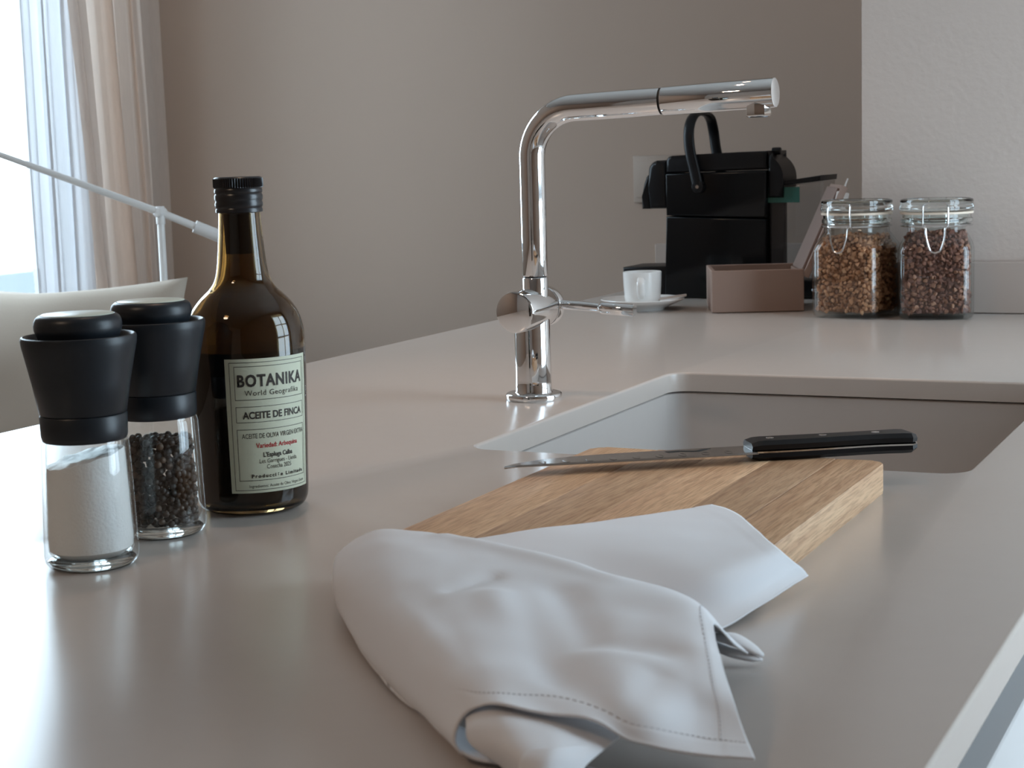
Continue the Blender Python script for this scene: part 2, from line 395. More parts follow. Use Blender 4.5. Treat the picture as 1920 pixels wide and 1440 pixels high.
cabinet(-.35, .3, 'white base cabinet at the near end of the worktop')
cabinet(.3, 1.2, 'wide white handleless base cabinet in the lower right corner of the picture')
cabinet(1.2, 1.8, 'white base cabinet directly below the sink')
cabinet(1.8, 2.445, 'white base cabinet at the far end beside the plastered wall')
b = B(); box(b, -1.075, -1.06, -.34, 2.925, ZF, -.021); o = obj('back_panel', b, 'white', None, False); tag(o, 'long white panel closing the window side of the worktop', 'panel')

# ------------------------------------------------------------------ faucet
fc = thing('faucet', 'chrome kitchen faucet with long horizontal pull-out spout', 'faucet', (-.7028, 1.5291, 0))
b = B(); lathe(b, [(0, 0), (0, .0272), (.0012, .0278), (.0052, .0278), (.0066, .0268), (.0072, .0245), (.0072, .0)], 72); obj('base_plate', b, 'chrome', fc)
b = B(); lathe(b, [(.0072, 0), (.0072, .0188), (.009, .0181), (.02, .0178), (.086, .0176), (.092, .0165), (.096, .012), (.096, 0)], 72); obj('lower_body', b, 'chrome', fc)
SXO = .0045
b = B(); lathe(b, [(.06, 0), (.06, .0122), (.1195, .0124), (.1203, .0118), (.1203, 0)], 64, (SXO, 0, 0)); obj('neck', b, 'chrome', fc)
b = B(); lathe(b, [(.1195, .0112), (.1225, .0112)], 48, (SXO, 0, 0)); obj('joint_ring', b, 'gap', fc)
# bent riser: up, round the bend, out along +x
zt, rb = .2825, .047
pts = [(SXO, 0, .1216)] + [(SXO, 0, z) for z in (.123, .16, .2, zt-rb)]
for i in range(1, 17):
    a = rad(88.2)*i/16; pts.append((SXO+rb*(1-cos(a)), 0, zt-rb+rb*sin(a)))
tilt = .0315; x0_, z0_ = pts[-1][0], pts[-1][2]; xj = .1385
pts += [(x0_+(xj-x0_)*k/3, 0, z0_+(xj-x0_)*k/3*tilt) for k in (1, 2, 3)]
b = B(); tube(b, pts, [.0119]+[.0124]*4+[.0125+.0005*i/16 for i in range(16)]+[.0132]*2+[.0128], 56); obj('riser_pipe', b, 'chrome', fc)
zj = z0_+(xj-x0_)*tilt
b = B(); cyl(b, (xj, 0, zj), (xj+.0022, 0, zj+.0022*tilt), .0122, 40); obj('joint_ring', b, 'gap', fc)
xe = .2485
b = B(); cyl(b, (xj+.002, 0, zj+.002*tilt), (xe, 0, zj+(xe-xj)*tilt), .0136, 64, .0012); so = obj('pull_out_head', b, 'chrome', fc)
xa = xe-.0165; za = zj+(xa-xj)*tilt
b = B(); cyl(b, (xa, 0, za-.008), (xa, 0, za-.0205), .0118, 8, .0015); obj('aerator', b, 'chrome', so, True, 25)
b = B(); cyl(b, (xa, 0, za-.0200), (xa, 0, za-.0212), .0088, 32); obj('aerator_screen', b, 'greypl', so)
# handle drum along y with its lever
zh = .0895
b = B(); cyl(b, (0, -.0405, zh), (0, .0225, zh), .0203, 72, .0030); obj('handle_drum', b, 'chrome', fc)
b = B(); cyl(b, (0, .0215, zh), (0, .0245, zh), .0188, 64); obj('drum_gap', b, 'gap', fc)
b = B(); cyl(b, (0, .024, zh), (0, .0355, zh), .0203, 72, .0013); hd = obj('handle_ring', b, 'chrome', fc)
b = B(); tube(b, [(.012, .030, zh+.002), (.04, .030, zh+.0005), (.0605, .030, zh-.0012)], .0047, 24); obj('lever', b, 'chrome', hd)
b = B(); tube(b, [(.059, .030, zh-.001), (.0625, .030, zh-.0013), (.075, .030, zh-.002), (.0955, .030, zh-.0033), (.0965, .030, zh-.0033)], [.0044, .0062, .0062, .0062, .0055], 28); obj('lever_grip', b, 'chrome', hd)

# ------------------------------------------------------------------ olive oil bottle
bt = thing('oil_bottle', 'dark glass olive oil bottle with black screw cap and pale printed label', 'bottle', (-.6762, .9947, 0))
body = [(.0008, .0), (.0008, .0325), (.0025, .0355), (.006, .0377), (.012, .0388), (.03, .0393), (.057, .0401), (.087, .0408), (.109, .0411), (.1206, .0408), (.128, .0399), (.1355, .0377), (.1411, .0347), (.1467, .0304), (.1504, .0267), (.154, .0230), (.1596, .0194), (.1688, .0172), (.1872, .0154), (.2045, .0143), (.219, .0140)]
prof_o = [body[0]] + smoothprof(body[1:], 5)
inner = [(z+.004 if z < .01 else z, max(r-.0028, 0)) for z, r in prof_o[1:]][::-1]
inner = [p for p in inner if p[0] > .005] + [(.0055, .030), (.0045, 0)]
b = B(); lathe(b, prof_o + inner, 96); obj('glass_body', b, 'bottleglass', bt)
def rbot(z):
    for (z0, r0), (z1, r1) in zip(body[1:], body[2:]):
        if z0 <= z <= z1 and z1 > z0: return r0+(r1-r0)*(z-z0)/(z1-z0)
    return .039
oilp = [(.0065, 0), (.0065, .031)] + [(z, rbot(z)-.0023) for z in (.01, .02, .04, .06, .08, .1, .1125)] + [(.1125, 0)]
b = B(); lathe(b, oilp, 72); obj('oil_fill', b, 'oil', bt)
b = B(); lathe(b, [(.178, 0), (.178, .0105), (.2055, .0112), (.206, 0)], 32); obj('pourer_insert', b, 'softblack', bt)
b = B()
capn = 120; rings = []
def cap_r(z, i):
    kn = .0005*(1 if i % 2 else -1) if .2235 < z < .2295 else 0
    return kn
cp = [(.2060, .0152), (.2064, .0160), (.2080, .0161), (.2092, .0156), (.2104, .0163), (.2124, .0164), (.2138, .0158), (.2150, .0164), (.2176, .0165), (.2190, .0158), (.2200, .0164), (.2216, .0164), (.2224, .0160), (.2230, .0166), (.2236, .0166), (.2240, .0166), (.2292, .0166), (.2296, .0164), (.2304, .0156), (.2304, .013), (.2299, .012)]
for z, r in cp:
    rings.append([b.verts.new(((r+cap_r(z, i))*cos(2*PI*i/capn), (r+cap_r(z, i))*sin(2*PI*i/capn), z)) for i in range(capn)])
for a_, c_ in zip(rings, rings[1:]):
    for i in range(capn): b.faces.new((a_[i], a_[(i+1) % capn], c_[(i+1) % capn], c_[i]))
b.faces.new(rings[-1]); b.faces.new(rings[0][::-1])
obj('screw_cap', b, 'capblack', bt, True, 50)
# label wrapped round the glass
AZ0, AZ1, LZ0, LZ1 = rad(-77), rad(13.5), .0172, .1092
def lab(u, v, off): # u 0..1 left to right, v 0..1 top to bottom
    z = LZ1+(LZ0-LZ1)*v; r = rbot(z)+off; a = AZ0+(AZ1-AZ0)*u
    return (r*cos(a), r*sin(a), z)
def label_patch(bm, u0, u1, v0, v1, off, nu=32, nv=8):
    g = [[bm.verts.new(lab(u0+(u1-u0)*i/nu, v0+(v1-v0)*j/nv, off)) for i in range(nu+1)] for j in range(nv+1)]
    for j in range(nv):
        for i in range(nu): bm.faces.new((g[j][i], g[j+1][i], g[j+1][i+1], g[j][i+1]))
b = B(); label_patch(b, 0, 1, 0, 1, .00025, 40, 20)
lb = obj('label', b, 'label', bt)
lb['label'] = 'pale green paper label with black and red lettering'
def frame(u0, u1, v0, v1, t=.0055):
    b = B(); tu = t; tv = t*.7
    label_patch(b, u0, u1, v0, v0+tv, .00042, 32, 1); label_patch(b, u0, u1, v1-tv, v1, .00042, 32, 1)
    label_patch(b, u0, u0+tu, v0, v1, .00042, 1, 10); label_patch(b, u1-tu, u1, v0, v1, .00042, 1, 10)
    obj('printed_frame', b, 'ink', lb, False)
frame(.045, .955, .025, .98); frame(.095, .925, .055, .305); frame(.095, .925, .353, .472); frame(.095, .925, .522, .908)
def text(s, u0, u1, v0, v1, m='ink', bold=0.0, space=1.0, has_desc=False):
    cu = bpy.data.curves.new('t', 'FONT'); cu.body = s; cu.size = 1; cu.offset = bold; cu.space_character = space; cu.resolution_u = 3
    to = bpy.data.objects.new('t', cu); COL.objects.link(to)
    dg = bpy.context.evaluated_depsgraph_get(); dg.update()
    me = bpy.data.meshes.new_from_object(to.evaluated_get(dg))
    bpy.data.objects.remove(to)
    bm = bmesh.new(); bm.from_mesh(me); bpy.data.meshes.remove(me)
    bmesh.ops.triangulate(bm, faces=bm.faces)
    for k in range(5): # cut long edges so that the print follows the curve of the glass
        le = [e for e in bm.edges if abs(e.verts[0].co.x-e.verts[1].co.x) > .35]
        if not le: break
        bmesh.ops.subdivide_edges(bm, edges=le, cuts=1); bmesh.ops.triangulate(bm, faces=bm.faces)
    xs = [v.co.x for v in bm.verts]; x0, x1 = min(xs), max(xs)
    H = .73  # cap height of the built-in font
    for v in bm.verts:
        u = u0+(v.co.x-x0)/(x1-x0)*(u1-u0); vv = v1-(v.co.y/H)*(v1-v0)
        v.co = lab(u, vv, .00045)
    obj('lettering', bm, m, lb, False)
text('BOTANIKA', .125, .90, .115, .203, bold=.035, space=1.12)
text('World Geografika', .195, .84, .231, .272, space=1.12)
text('ACEITE DE FINCA', .165, .885, .390, .443, bold=.028)
text('ACEITE DE OLIVA VIRGEN EXTRA', .145, .915, .553, .590, bold=.004)
text('Variedad: Arbequina', .29, .80, .626, .662, 'redink', bold=.02)
text("L'Espluga Calba", .365, .72, .698, .733, bold=.03)
text('Les Garrigues - Lleida', .32, .785, .746, .779)
text('Cosecha 2025', .40, .70, .789, .823)
text('Producción Limitada', .23, .885, .860, .886, bold=.04, space=1.35)
text('Ingredientes: Aceite de Oliva Virgen Extra', .20, .91, .937, .960)

# ------------------------------------------------------------------ two grinders
def grinder(name, label, loc):
    t = thing(name, label, 'grinder', loc, 0, 'black-topped glass grinders')
    go = [(.0, .0), (.0, .0235), (.0012, .0258), (.004, .0277), (.008, .0284), (.0192, .0281), (.0522, .0270), (.0735, .0262), (.076, .0257), (.079, .0245)]
    gi = [(.079, .0228), (.072, .0236), (.0522, .0246), (.0192, .0258), (.011, .0257), (.0078, .0240), (.0068, .019), (.0064, 0)]
    b = B(); lathe(b, go+gi, 72); obj('glass_jar', b, 'clear', t)
    b = B(); lathe(b, [(.0006, 0), (.0006, .0225), (.0018, .0250), (.0040, .0262), (.0058, .0240), (.0062, .018), (.0060, 0)], 64); obj('glass_base', b, 'rimglass', t)
    b = B(); lathe(b, [(.0775, .0), (.0775, .0246), (.0785, .0252), (.0805, .0257), (.0925, .0260), (.0933, .0254), (.0933, 0)], 72); obj('collar', b, 'blackplastic', t)
    b = B(); lathe(b, [(.0936, 0), (.0936, .0252), (.0942, .0259), (.112, .0289), (.130, .0327), (.1355, .0339), (.1388, .0342), (.1404, .0337), (.1408, .0327), (.1402, .0316), (.1385, .0305), (.1360, .0298), (.1360, 0)], 80); obj('funnel', b, 'blackplastic', t)
    b = B(); lathe(b, [(.1355, 0), (.1355, .0235), (.1395, .0240), (.1418, .0249), (.1445, .0258), (.1470, .0260), (.1495, .0256), (.1515, .0246), (.1528, .0230), (.1531, .0218), (.1529, .0214), (.1529, 0)], 72); kb = obj('knob', b, 'blackplastic', t)
    b = B(); lathe(b, [(.1527, 0), (.1527, .0213), (.1533, .0215), (.1536, .0210), (.1536, 0)], 64); obj('knob_disc', b, 'celadon', kb)
    return t
SALT, PEP = (-.6742, .8162, 0), (-.6868, .9045, 0)
grinder('salt_grinder', 'black-topped glass grinder filled with white salt, nearest to the camera', SALT)
grinder('pepper_grinder', 'black-topped glass grinder holding dark peppercorns, beside the oil bottle', PEP)
# salt: heaped higher on the right hand side
b = B(); n = 64; rings = []
def gin(z): 
    pts_ = [(.0066, .0185), (.0078, .0235), (.011, .0252), (.0192, .0254), (.0522, .0242), (.072, .0232), (.079, .0226)]
    for (za, ra), (zb, rb_) in zip(pts_, pts_[1:]):
        if za <= z <= zb: return ra+(rb_-ra)*(z-za)/(zb-za)
    return .0226
def salt_top(x, y): return .0665 + .22*(x*cos(rad(40))+y*sin(rad(40))) + .0015*noise.noise(Vector((x*140, y*140, 1)))
c0 = b.verts.new((0, 0, .0068)); rings = []
zs = [i/14 for i in range(15)]
for k in zs:
    rg = []
    for i in range(n):
        a = 2*PI*i/n; zt_ = min(salt_top(.024*cos(a), .024*sin(a)), .0765); z = .0068+(zt_-.0068)*k
        r = gin(z)-.0003+.00025*noise.noise(Vector((cos(a)*30, sin(a)*30, z*900))); rg.append(b.verts.new((r*cos(a), r*sin(a), z)))
    rings.append(rg)
for f_ in (.8, .55, .3):
    rg = []
    for i in range(n):
        a = 2*PI*i/n; x, y = .0235*f_*cos(a), .0235*f_*sin(a); rg.append(b.verts.new((x, y, min(salt_top(x, y), .0768)+.001)))
    rings.append(rg)
for a_, c_ in zip(rings, rings[1:]):
    for i in range(n): b.faces.new((a_[i], a_[(i+1) % n], c_[(i+1) % n], c_[i]))
for i in range(n): b.faces.new((c0, rings[0][(i+1) % n], rings[0][i]))
b.faces.new(rings[-1])
o = obj('salt', b, 'salt'); o.location = SALT; o['kind'] = 'stuff'; tag(o, 'coarse white salt heaped inside the nearest grinder', 'salt')

def lumps(name, centres, sizes, mname, rough=.25, sub=1, shade=None, core=None, squash=(.7, 1.0), seed=3):
    rnd = random.Random(seed); V = []; Fc = []; S = []
    tb = bmesh.new(); bmesh.ops.create_icosphere(tb, subdivisions=sub, radius=1)
    tv = [v.co.copy() for v in tb.verts]; tf = [[v.index for v in f.verts] for f in tb.faces]; tb.free()
    for c, s in zip(centres, sizes):
        base = len(V); q = Matrix.Rotation(rnd.random()*6.28, 3, Vector((rnd.gauss(0, 1), rnd.gauss(0, 1), rnd.gauss(0, 1))).normalized())
        sx = [rnd.uniform(*squash) for _ in range(3)]; off = Vector((rnd.random()*50, rnd.random()*50, rnd.random()*50)); sh = shade(rnd)
        for v in tv:
            d = 1+rough*noise.noise(v*1.6+off)*1.6
            p = Vector((v.x*sx[0], v.y*sx[1], v.z*sx[2]))*d*s; p = q @ p; V.append((c[0]+p.x, c[1]+p.y, c[2]+p.z)); S.append(sh)
        Fc += [[i+base for i in f] for f in tf]
    me = bpy.data.meshes.new(name); me.from_pydata(V, [], Fc); me.update()
    at = me.attributes.new('shade', 'FLOAT', 'POINT'); at.data.foreach_set('value', S)
    o = obj(name, me, mname); o['kind'] = 'stuff'; return o
# peppercorns
rnd = random.Random(11); cs = []
tries = 0
while tries < 16000:
    tries += 1
    a = rnd.random()*2*PI; z = rnd.uniform(.0095, .066); rr_ = gin(z)-.0027; r = rr_*math.sqrt(rnd.uniform(.45, 1)) if z < .058 else rr_*math.sqrt(rnd.random())
    c = (r*cos(a), r*sin(a), z)
    lim = .0635+.10*(c[0]*.3-c[1]*.2)
    if z > lim: continue
    if all((c[0]-d[0])**2+(c[1]-d[1])**2+(c[2]-d[2])**2 > .0041**2 for d in cs): cs.append(c)
o = lumps('peppercorns', cs, [rnd.uniform(.0021, .00265) for _ in cs], 'pepper', .07, 2, lambda r_: r_.random()**2, squash=(.92, 1.03), seed=5)
o.location = PEP; tag(o, 'dark brown peppercorns filling the grinder beside the bottle', 'peppercorns')

# ------------------------------------------------------------------ cutting board and knife
bd = thing('cutting_board', 'light wooden cutting board lying under the knife and the white cloth', 'cutting board', (-.3795, 1.0165, 0))
BX0, BX1, BY0, BY1, BZ = -.1120, .1070, -.1515, .1605, .0212
def board_x(x, f): return x
cuts = [BX0, -.062, -.017, .030, .071, BX1]
for k in range(5):
    xa_, xb_ = cuts[k], cuts[k+1]
    b = B(); e = .00004
    r = .010
    pts_ = []
    if k == 0: pts_ = [(xb_-e, BY0), (xb_-e, BY1)] + [(xa_+r-r*sin(rad(t_)), BY1-r+r*cos(rad(t_))) for t_ in range(0, 91, 15)] + [(xa_+r-r*cos(rad(t_)), BY0+r-r*sin(rad(t_))) for t_ in range(0, 91, 15)]
    elif k == 4: pts_ = [(xa_+e, BY1), (xa_+e, BY0)] + [(xb_-r+r*sin(rad(t_)), BY0+r-r*cos(rad(t_))) for t_ in range(0, 91, 15)] + [(xb_-r+r*cos(rad(t_)), BY1-r+r*sin(rad(t_))) for t_ in range(0, 91, 15)]
    else: pts_ = [(xa_+e, BY0), (xb_-e, BY0), (xb_-e, BY1), (xa_+e, BY1)]
    extrude_poly(b, pts_, 'z', 0, BZ, .0018 if k in (0, 4) else .0004, 3)
    for f_ in b.faces: f_.normal_update()
    bmesh.ops.recalc_face_normals(b, faces=b.faces)
    for f_ in b.faces:
        if k == 4 and f_.normal.x > .45: f_.material_index = 1  # right long side painted paler too, the light on it put into the colour
        elif abs(f_.normal.y) > .6: f_.material_index = 1
    obj('stave', b, ['wood', 'endgrain_lit_side'], bd)

tipx, tipy = -.5148, 1.0601; ex, ey = -.2659, 1.2256
ang = math.atan2(ey-tipy, ex-tipx); KL = math.hypot(ex-tipx, ey-tipy)
kn = thing('kitchen_knife', 'kitchen knife with riveted black handle lying across the board', 'knife', (tipx, tipy, .0), ang)
HB = .1788   # blade length from tip to handle; local x along knife, +y = spine side
zk = BZ+.0070
def blade_outline():
    lo = [(0, -.0215), (.03, -.0222), (.08, -.0226), (.13, -.0226), (.172, -.0222)]
    hi = [(.1795, -.006), (.1795, .0085), (.12, .0078), (.075, .0058), (.045, .0018), (.025, -.0045), (.010, -.0125), (.003, -.0185)]
    return lo, hi
lo, hi = blade_outline()
lo = [(x, y+.0215*0+.0) for x, y in lo]
b = B()
# blade with bevelled edge: spine thickness 2 mm, edge 0.2 mm
NB = 40; topv = []; 
def interp(pts, x):
    for (xa_, ya_), (xb_, yb_) in zip(pts, pts[1:]):
        if xa_ <= x <= xb_: return ya_+(yb_-ya_)*(x-xa_)/(xb_-xa_+1e-9)
    return pts[-1][1]
hi_s = sorted(smoothprof([(0, -.0213), (.003, -.0180), (.010, -.0118), (.025, -.0042), (.045, .0018), (.075, .0058), (.12, .0078), (.1795, .0085)], 5))
lo_s = sorted(smoothprof([(0, -.0215), (.03, -.0222), (.08, -.0226), (.13, -.0226), (.1795, -.0220)], 5))
secs = []
for i in range(NB+1):
    x = .1795*(i/NB)**1.15; yl, yh = interp(lo_s, x), interp(hi_s, x); yh = max(yh, yl+.0002); w_ = yh-yl
    be = min(.0035, w_*.4)
    secs.append([(x, yh, -.0010), (x, yh, .0010), (x, yl+be, .0009), (x, yl, .0001), (x, yl, -.0001), (x, yl+be, -.0009)])
loft(b, [[(p[0], p[1], p[2]+zk) for p in s] for s in secs], True, True)
bl = obj('blade', b, 'steel', kn, True, 12)
for i in range(9):
    x = .028+i*.0165; b = B()
    lathe(b, [(0, 0), (.00025, .0024), (.0, .0034)], 20, (0, 0, 0), mtx=Matrix.Translation((x, interp(lo_s, x)+.0092, zk+.00105)) @ Matrix.Diagonal((.75, 1.5, .6, 1)))
    obj('hollow', b, 'steel', bl)
b = B(); extrude_poly(b, [(.118, .002), (.128, .0035), (.139, -.001), (.146, .0045), (.152, .0045), (.141, -.0045), (.128, -.001), (.120, -.003)], 'z', zk+.001, zk+.00112); obj('blade_logo', b, 'gap', bl, False)
hx0, hx1 = .1775, KL+.001
def h_half(x):   # half width profile of the handle (bottom y, top y)
    t = (x-hx0)/(hx1-hx0)
    return -.0135-.0010*sin(t*PI*2.0)-(.003*max(0, (t-.75)/.25)**1.5), .0105-.0012*sin(t*PI)+(.0012*max(0, (t-.8)/.2))
def scale_part(name, za_, zb_, m, outer_up):
    b = B(); N = 24; lps = []
    for i in range(N+1):
        t = i/N; x = hx0+(hx1-hx0)*t
        yl, yh = h_half(x); end = 1.0
        if t > .93: end = math.sqrt(max(0, 1-((t-.93)/.07)**2))*.45+.55 if t < 1 else .55
        ym = (yl+yh)/2; yl, yh = ym+(yl-ym)*end, ym+(yh-ym)*end
        zi, zo = za_, zb_
        if t > .93: zo = za_+(zb_-za_)*(1-.30*((t-.93)/.07)**2)
        if t < .05 and m != 'steel': zo = za_+(zb_-za_)*(.72+.28*t/.05)
        c = .0030
        lps.append([(x, yl+.0006, zi), (x, yh-.0006, zi), (x, yh, zi+(zo-zi)*.55), (x, yh-c, zo), (x, yl+c, zo), (x, yl, zi+(zo-zi)*.55)])
    loft(b, lps, True, True); return obj(name, b, m, kn, True, 30)
scale_part('tang', zk-.0011, zk+.0011, 'steel', 1)
su = scale_part('handle_scale', zk+.0011, zk+.0075, 'softblack', 1)
scale_part('handle_scale', zk-.0011, zk-.0069, 'softblack', 1)
for x in (.194, .233, .272):
    b = B(); lathe(b, [(0, 0), (0, .0030), (.0002, .0028), (.0003, 0)], 24, (x, .0, zk+.0074)); obj('rivet', b, 'wire', su)

# ------------------------------------------------------------------ folded white cloth
FRONT = [
  [(-0.4957, 0.8133, 0.02), (-0.4835, 0.8289, 0.031), (-0.4431, 0.8176, 0.035), (-0.3816, 0.791, 0.037), (-0.3175, 0.7593, 0.037), (-0.2658, 0.7377, 0.035), (-0.2406, 0.7077, 0.031)],
  [(-0.4687, 0.7647, 0.02), (-0.4325, 0.7511, 0.036), (-0.3779, 0.7229, 0.04), (-0.3274, 0.7055, 0.038), (-0.2847, 0.6985, 0.036), (-0.2427, 0.6797, 0.034), (-0.2251, 0.6697, 0.028)],
  [(-0.4506, 0.7397, 0.012), (-0.3848, 0.6764, 0.034), (-0.3356, 0.6453, 0.038), (-0.3032, 0.6519, 0.031), (-0.2591, 0.6403, 0.034), (-0.2269, 0.6411, 0.027), (-0.214, 0.6475, 0.022)],
  [(-0.3949, 0.6748, 0.01), (-0.3405, 0.6241, 0.028), (-0.3018, 0.5999, 0.034), (-0.2796, 0.6155, 0.026), (-0.2398, 0.6028, 0.029), (-0.2196, 0.6261, 0.018), (-0.2043, 0.6319, 0.014)],
  [(-0.3046, 0.5834, 0.011), (-0.301, 0.5838, 0.024), (-0.2828, 0.5749, 0.031), (-0.2622, 0.5815, 0.026), (-0.2355, 0.5911, 0.017), (-0.2141, 0.6036, 0.01), (-0.1936, 0.6162, 0.006)]]
BACK = [
  [(-0.4368, 0.8367, 0.0255), (-0.4027, 0.8702, 0.0285), (-0.3707, 0.9123, 0.0275), (-0.3325, 0.9778, 0.0255)],
  [(-0.3935, 0.8018, 0.024), (-0.362, 0.8291, 0.0255), (-0.3243, 0.8600, 0.0290), (-0.3074, 0.9522, 0.0260)],
  [(-0.3528, 0.7668, 0.022), (-0.3286, 0.7994, 0.0175), (-0.2862, 0.8280, 0.0225), (-0.2655, 0.8830, 0.0260)],
  [(-0.3221, 0.7426, 0.02), (-0.3053, 0.7842, 0.008), (-0.2709, 0.8239, 0.0065), (-0.2549, 0.8967, 0.012)],
  [(-0.3019, 0.7401, 0.012), (-0.2877, 0.7747, 0.004), (-0.2687, 0.7959, 0.002), (-0.2504, 0.8966, 0.007)]]
UNDER = [
  [(-0.3368, 0.6397, 0.012), (-0.3057, 0.6196, 0.021), (-0.2849, 0.6164, 0.022), (-0.2672, 0.6191, 0.018), (-0.247, 0.6174, 0.012)],
  [(-0.3038, 0.5875, 0.019), (-0.2853, 0.5775, 0.0265), (-0.2699, 0.5834, 0.0245), (-0.258, 0.5948, 0.0195), (-0.2444, 0.6012, 0.013)],
  [(-0.2967, 0.5771, 0.013), (-0.2727, 0.5603, 0.023), (-0.2573, 0.565, 0.0225), (-0.2495, 0.5771, 0.018), (-0.2437, 0.5894, 0.014)],
  [(-0.2779, 0.5675, 0.009), (-0.2582, 0.5476, 0.018), (-0.2495, 0.5498, 0.018), (-0.2457, 0.557, 0.016), (-0.245, 0.5683, 0.013)],
  [(-0.2664, 0.5621, 0.004), (-0.2504, 0.5418, 0.012), (-0.2453, 0.5421, 0.012), (-0.2428, 0.547, 0.011), (-0.2426, 0.5544, 0.01)]]
FLAP = [
  [(-0.2585, 0.5463, 0.0245), (-0.2492, 0.5519, 0.025), (-0.246, 0.5721, 0.0195), (-0.2447, 0.573, 0.0185)],
  [(-0.2584, 0.5415, 0.0225), (-0.2484, 0.545, 0.023), (-0.2436, 0.5612, 0.0185), (-0.2428, 0.5633, 0.0175)],
  [(-0.2582, 0.5383, 0.016), (-0.248, 0.5369, 0.0175), (-0.2423, 0.5489, 0.014), (-0.2423, 0.5518, 0.013)]]
CREASES = [([(-0.3402, 0.6919), (-0.2817, 0.6049), (-0.2368, 0.5788)], .0032, .011), ([(-0.3199, 0.719), (-0.2769, 0.6546), (-0.2465, 0.6571)], -.0034, .010),
  ([(-0.3641, 0.6956), (-0.3572, 0.7274)], -.0022, .005), ([(-0.4247, 0.8075), (-0.358, 0.7725), (-0.3037, 0.7456)], .0016, .008),
  ([(-0.3894, 0.6951), (-0.3348, 0.6384), (-0.2942, 0.582)], -.0016, .010), ([(-0.2356, 0.5759), (-0.2394, 0.6317)], -.0018, .007)]
def crease(p):
    z = 0
    for pts_, amp_, wd in CREASES:
        dm = 1e9
        for (xa_, ya_), (xb_, yb_) in zip(pts_, pts_[1:]):
            L2 = (xb_-xa_)**2+(yb_-ya_)**2; t = min(1, max(0, ((p.x-xa_)*(xb_-xa_)+(p.y-ya_)*(yb_-ya_))/L2))
            dm = min(dm, (p.x-xa_-t*(xb_-xa_))**2+(p.y-ya_-t*(yb_-ya_))**2)
        z += amp_*math.exp(-dm/(wd*wd))
    return z
NK = (-.35, .72, 0)
nk = thing('napkin', 'crumpled white cotton napkin with stitched hems in the foreground', 'napkin', NK)
def patch_eval(G, u, v):
    nr, nc = len(G), len(G[0])
    def row(r):
        x = u*(nc-1); i = min(int(x), nc-2); t = x-i
        P = [Vector(G[r][min(max(k, 0), nc-1)]) for k in (i-1, i, i+1, i+2)]
        return crom(P[0], P[1], P[2], P[3], t)
    y = v*(nr-1); j = min(int(y), nr-2); t = y-j
    P = [row(min(max(k, 0), nr-1)) for k in (j-1, j, j+1, j+2)]
    return crom(P[0], P[1], P[2], P[3], t)
# front flap gets a roll-under on the left and a tuck behind the ridge
def ext_front():
    G = [[Vector(p) for p in r] for r in FRONT]
    back_row = []
    for c in range(7):
        p = G[0][c]; back_row.append(Vector((p.x+.004, p.y+.016, max(p.z-.013, .014))))
    back2 = [Vector((p.x+.004, p.y+.008, .0235 if p.y+.008 > .855 else .012)) for p in back_row]
    G = [back2, back_row] + G
    out = []
    for r in G:
        p = r[0]; d = (r[1]-r[0]); d.z = 0; d.normalize()
        a = p + d*.006; a.z = max(p.z*.35, .002); a2 = p + d*.03; a2.z = .0022; a3 = p + d*.06; a3.z = .0024
        out.append([a3, a2, a, Vector((p.x-d.x*.002, p.y-d.y*.002, p.z))] + r[1:])
    return out
GF = ext_front()
def add_patch(bm, G, nu, nv, wr=0.0, seed=0, hem_u=None, hem_v=None):
    g = []
    for j in range(nv+1):
        rw = []
        for i in range(nu+1):
            u, v = i/nu, j/nv; p = patch_eval(G, u, v)
            if seed == 2.0 and p.z > .006: p.z += crease(p)
            if wr:
                p.z += wr*noise.noise(Vector((p.x*22+seed, p.y*30, seed*3.1))) + wr*.45*noise.noise(Vector((p.x*60, p.y*45+seed, 7)))
            if hem_v and v > hem_v: p.z += .00022
            if hem_u and u > hem_u: p.z += .00022
            p.z = max(p.z, .0016); rw.append(bm.verts.new(p-Vector(NK)))
        g.append(rw)
    for j in range(nv):
        for i in range(nu): bm.faces.new((g[j][i], g[j+1][i], g[j+1][i+1], g[j][i+1]))
HU, HV = .938, .925
b = B()
add_patch(b, GF, 170, 130, .0013, 2.0, HU, HV)
add_patch(b, BACK, 70, 70, .0007, 5.0, .92, .93)
add_patch(b, UNDER, 50, 40, .0004, 8.0)
add_patch(b, FLAP, 24, 24, .0002, 9.0)
cl = obj('cloth', b, 'linen', nk, True, 180)
sm = cl.modifiers.new('thickness', 'SOLIDIFY'); sm.thickness = .0011; sm.offset = 0
# stitches along the hems
b = B()
def stitches(G, path, n):
    for k in range(n):
        t0, t1 = (k+.15)/n, (k+.72)/n
        p0 = patch_eval(G, *path(t0)); p1 = patch_eval(G, *path(t1))
        for p in (p0, p1): p.z += (crease(p) if p.z > .006 else 0) + .0013*noise.noise(Vector((p.x*22+2.0, p.y*30, 6.2))) + .0013*.45*noise.noise(Vector((p.x*60, p.y*45+2.0, 7))) + .00085
        tube(b, [p0-Vector(NK), p1-Vector(NK)], .00022, 5)
stitches(GF, lambda t: (.34+t*.65, HV-.006), 64)
stitches(GF, lambda t: (HU-.004, .30+t*.62), 40)
obj('hem_stitching', b, 'thread', nk, False, kind='stuff')
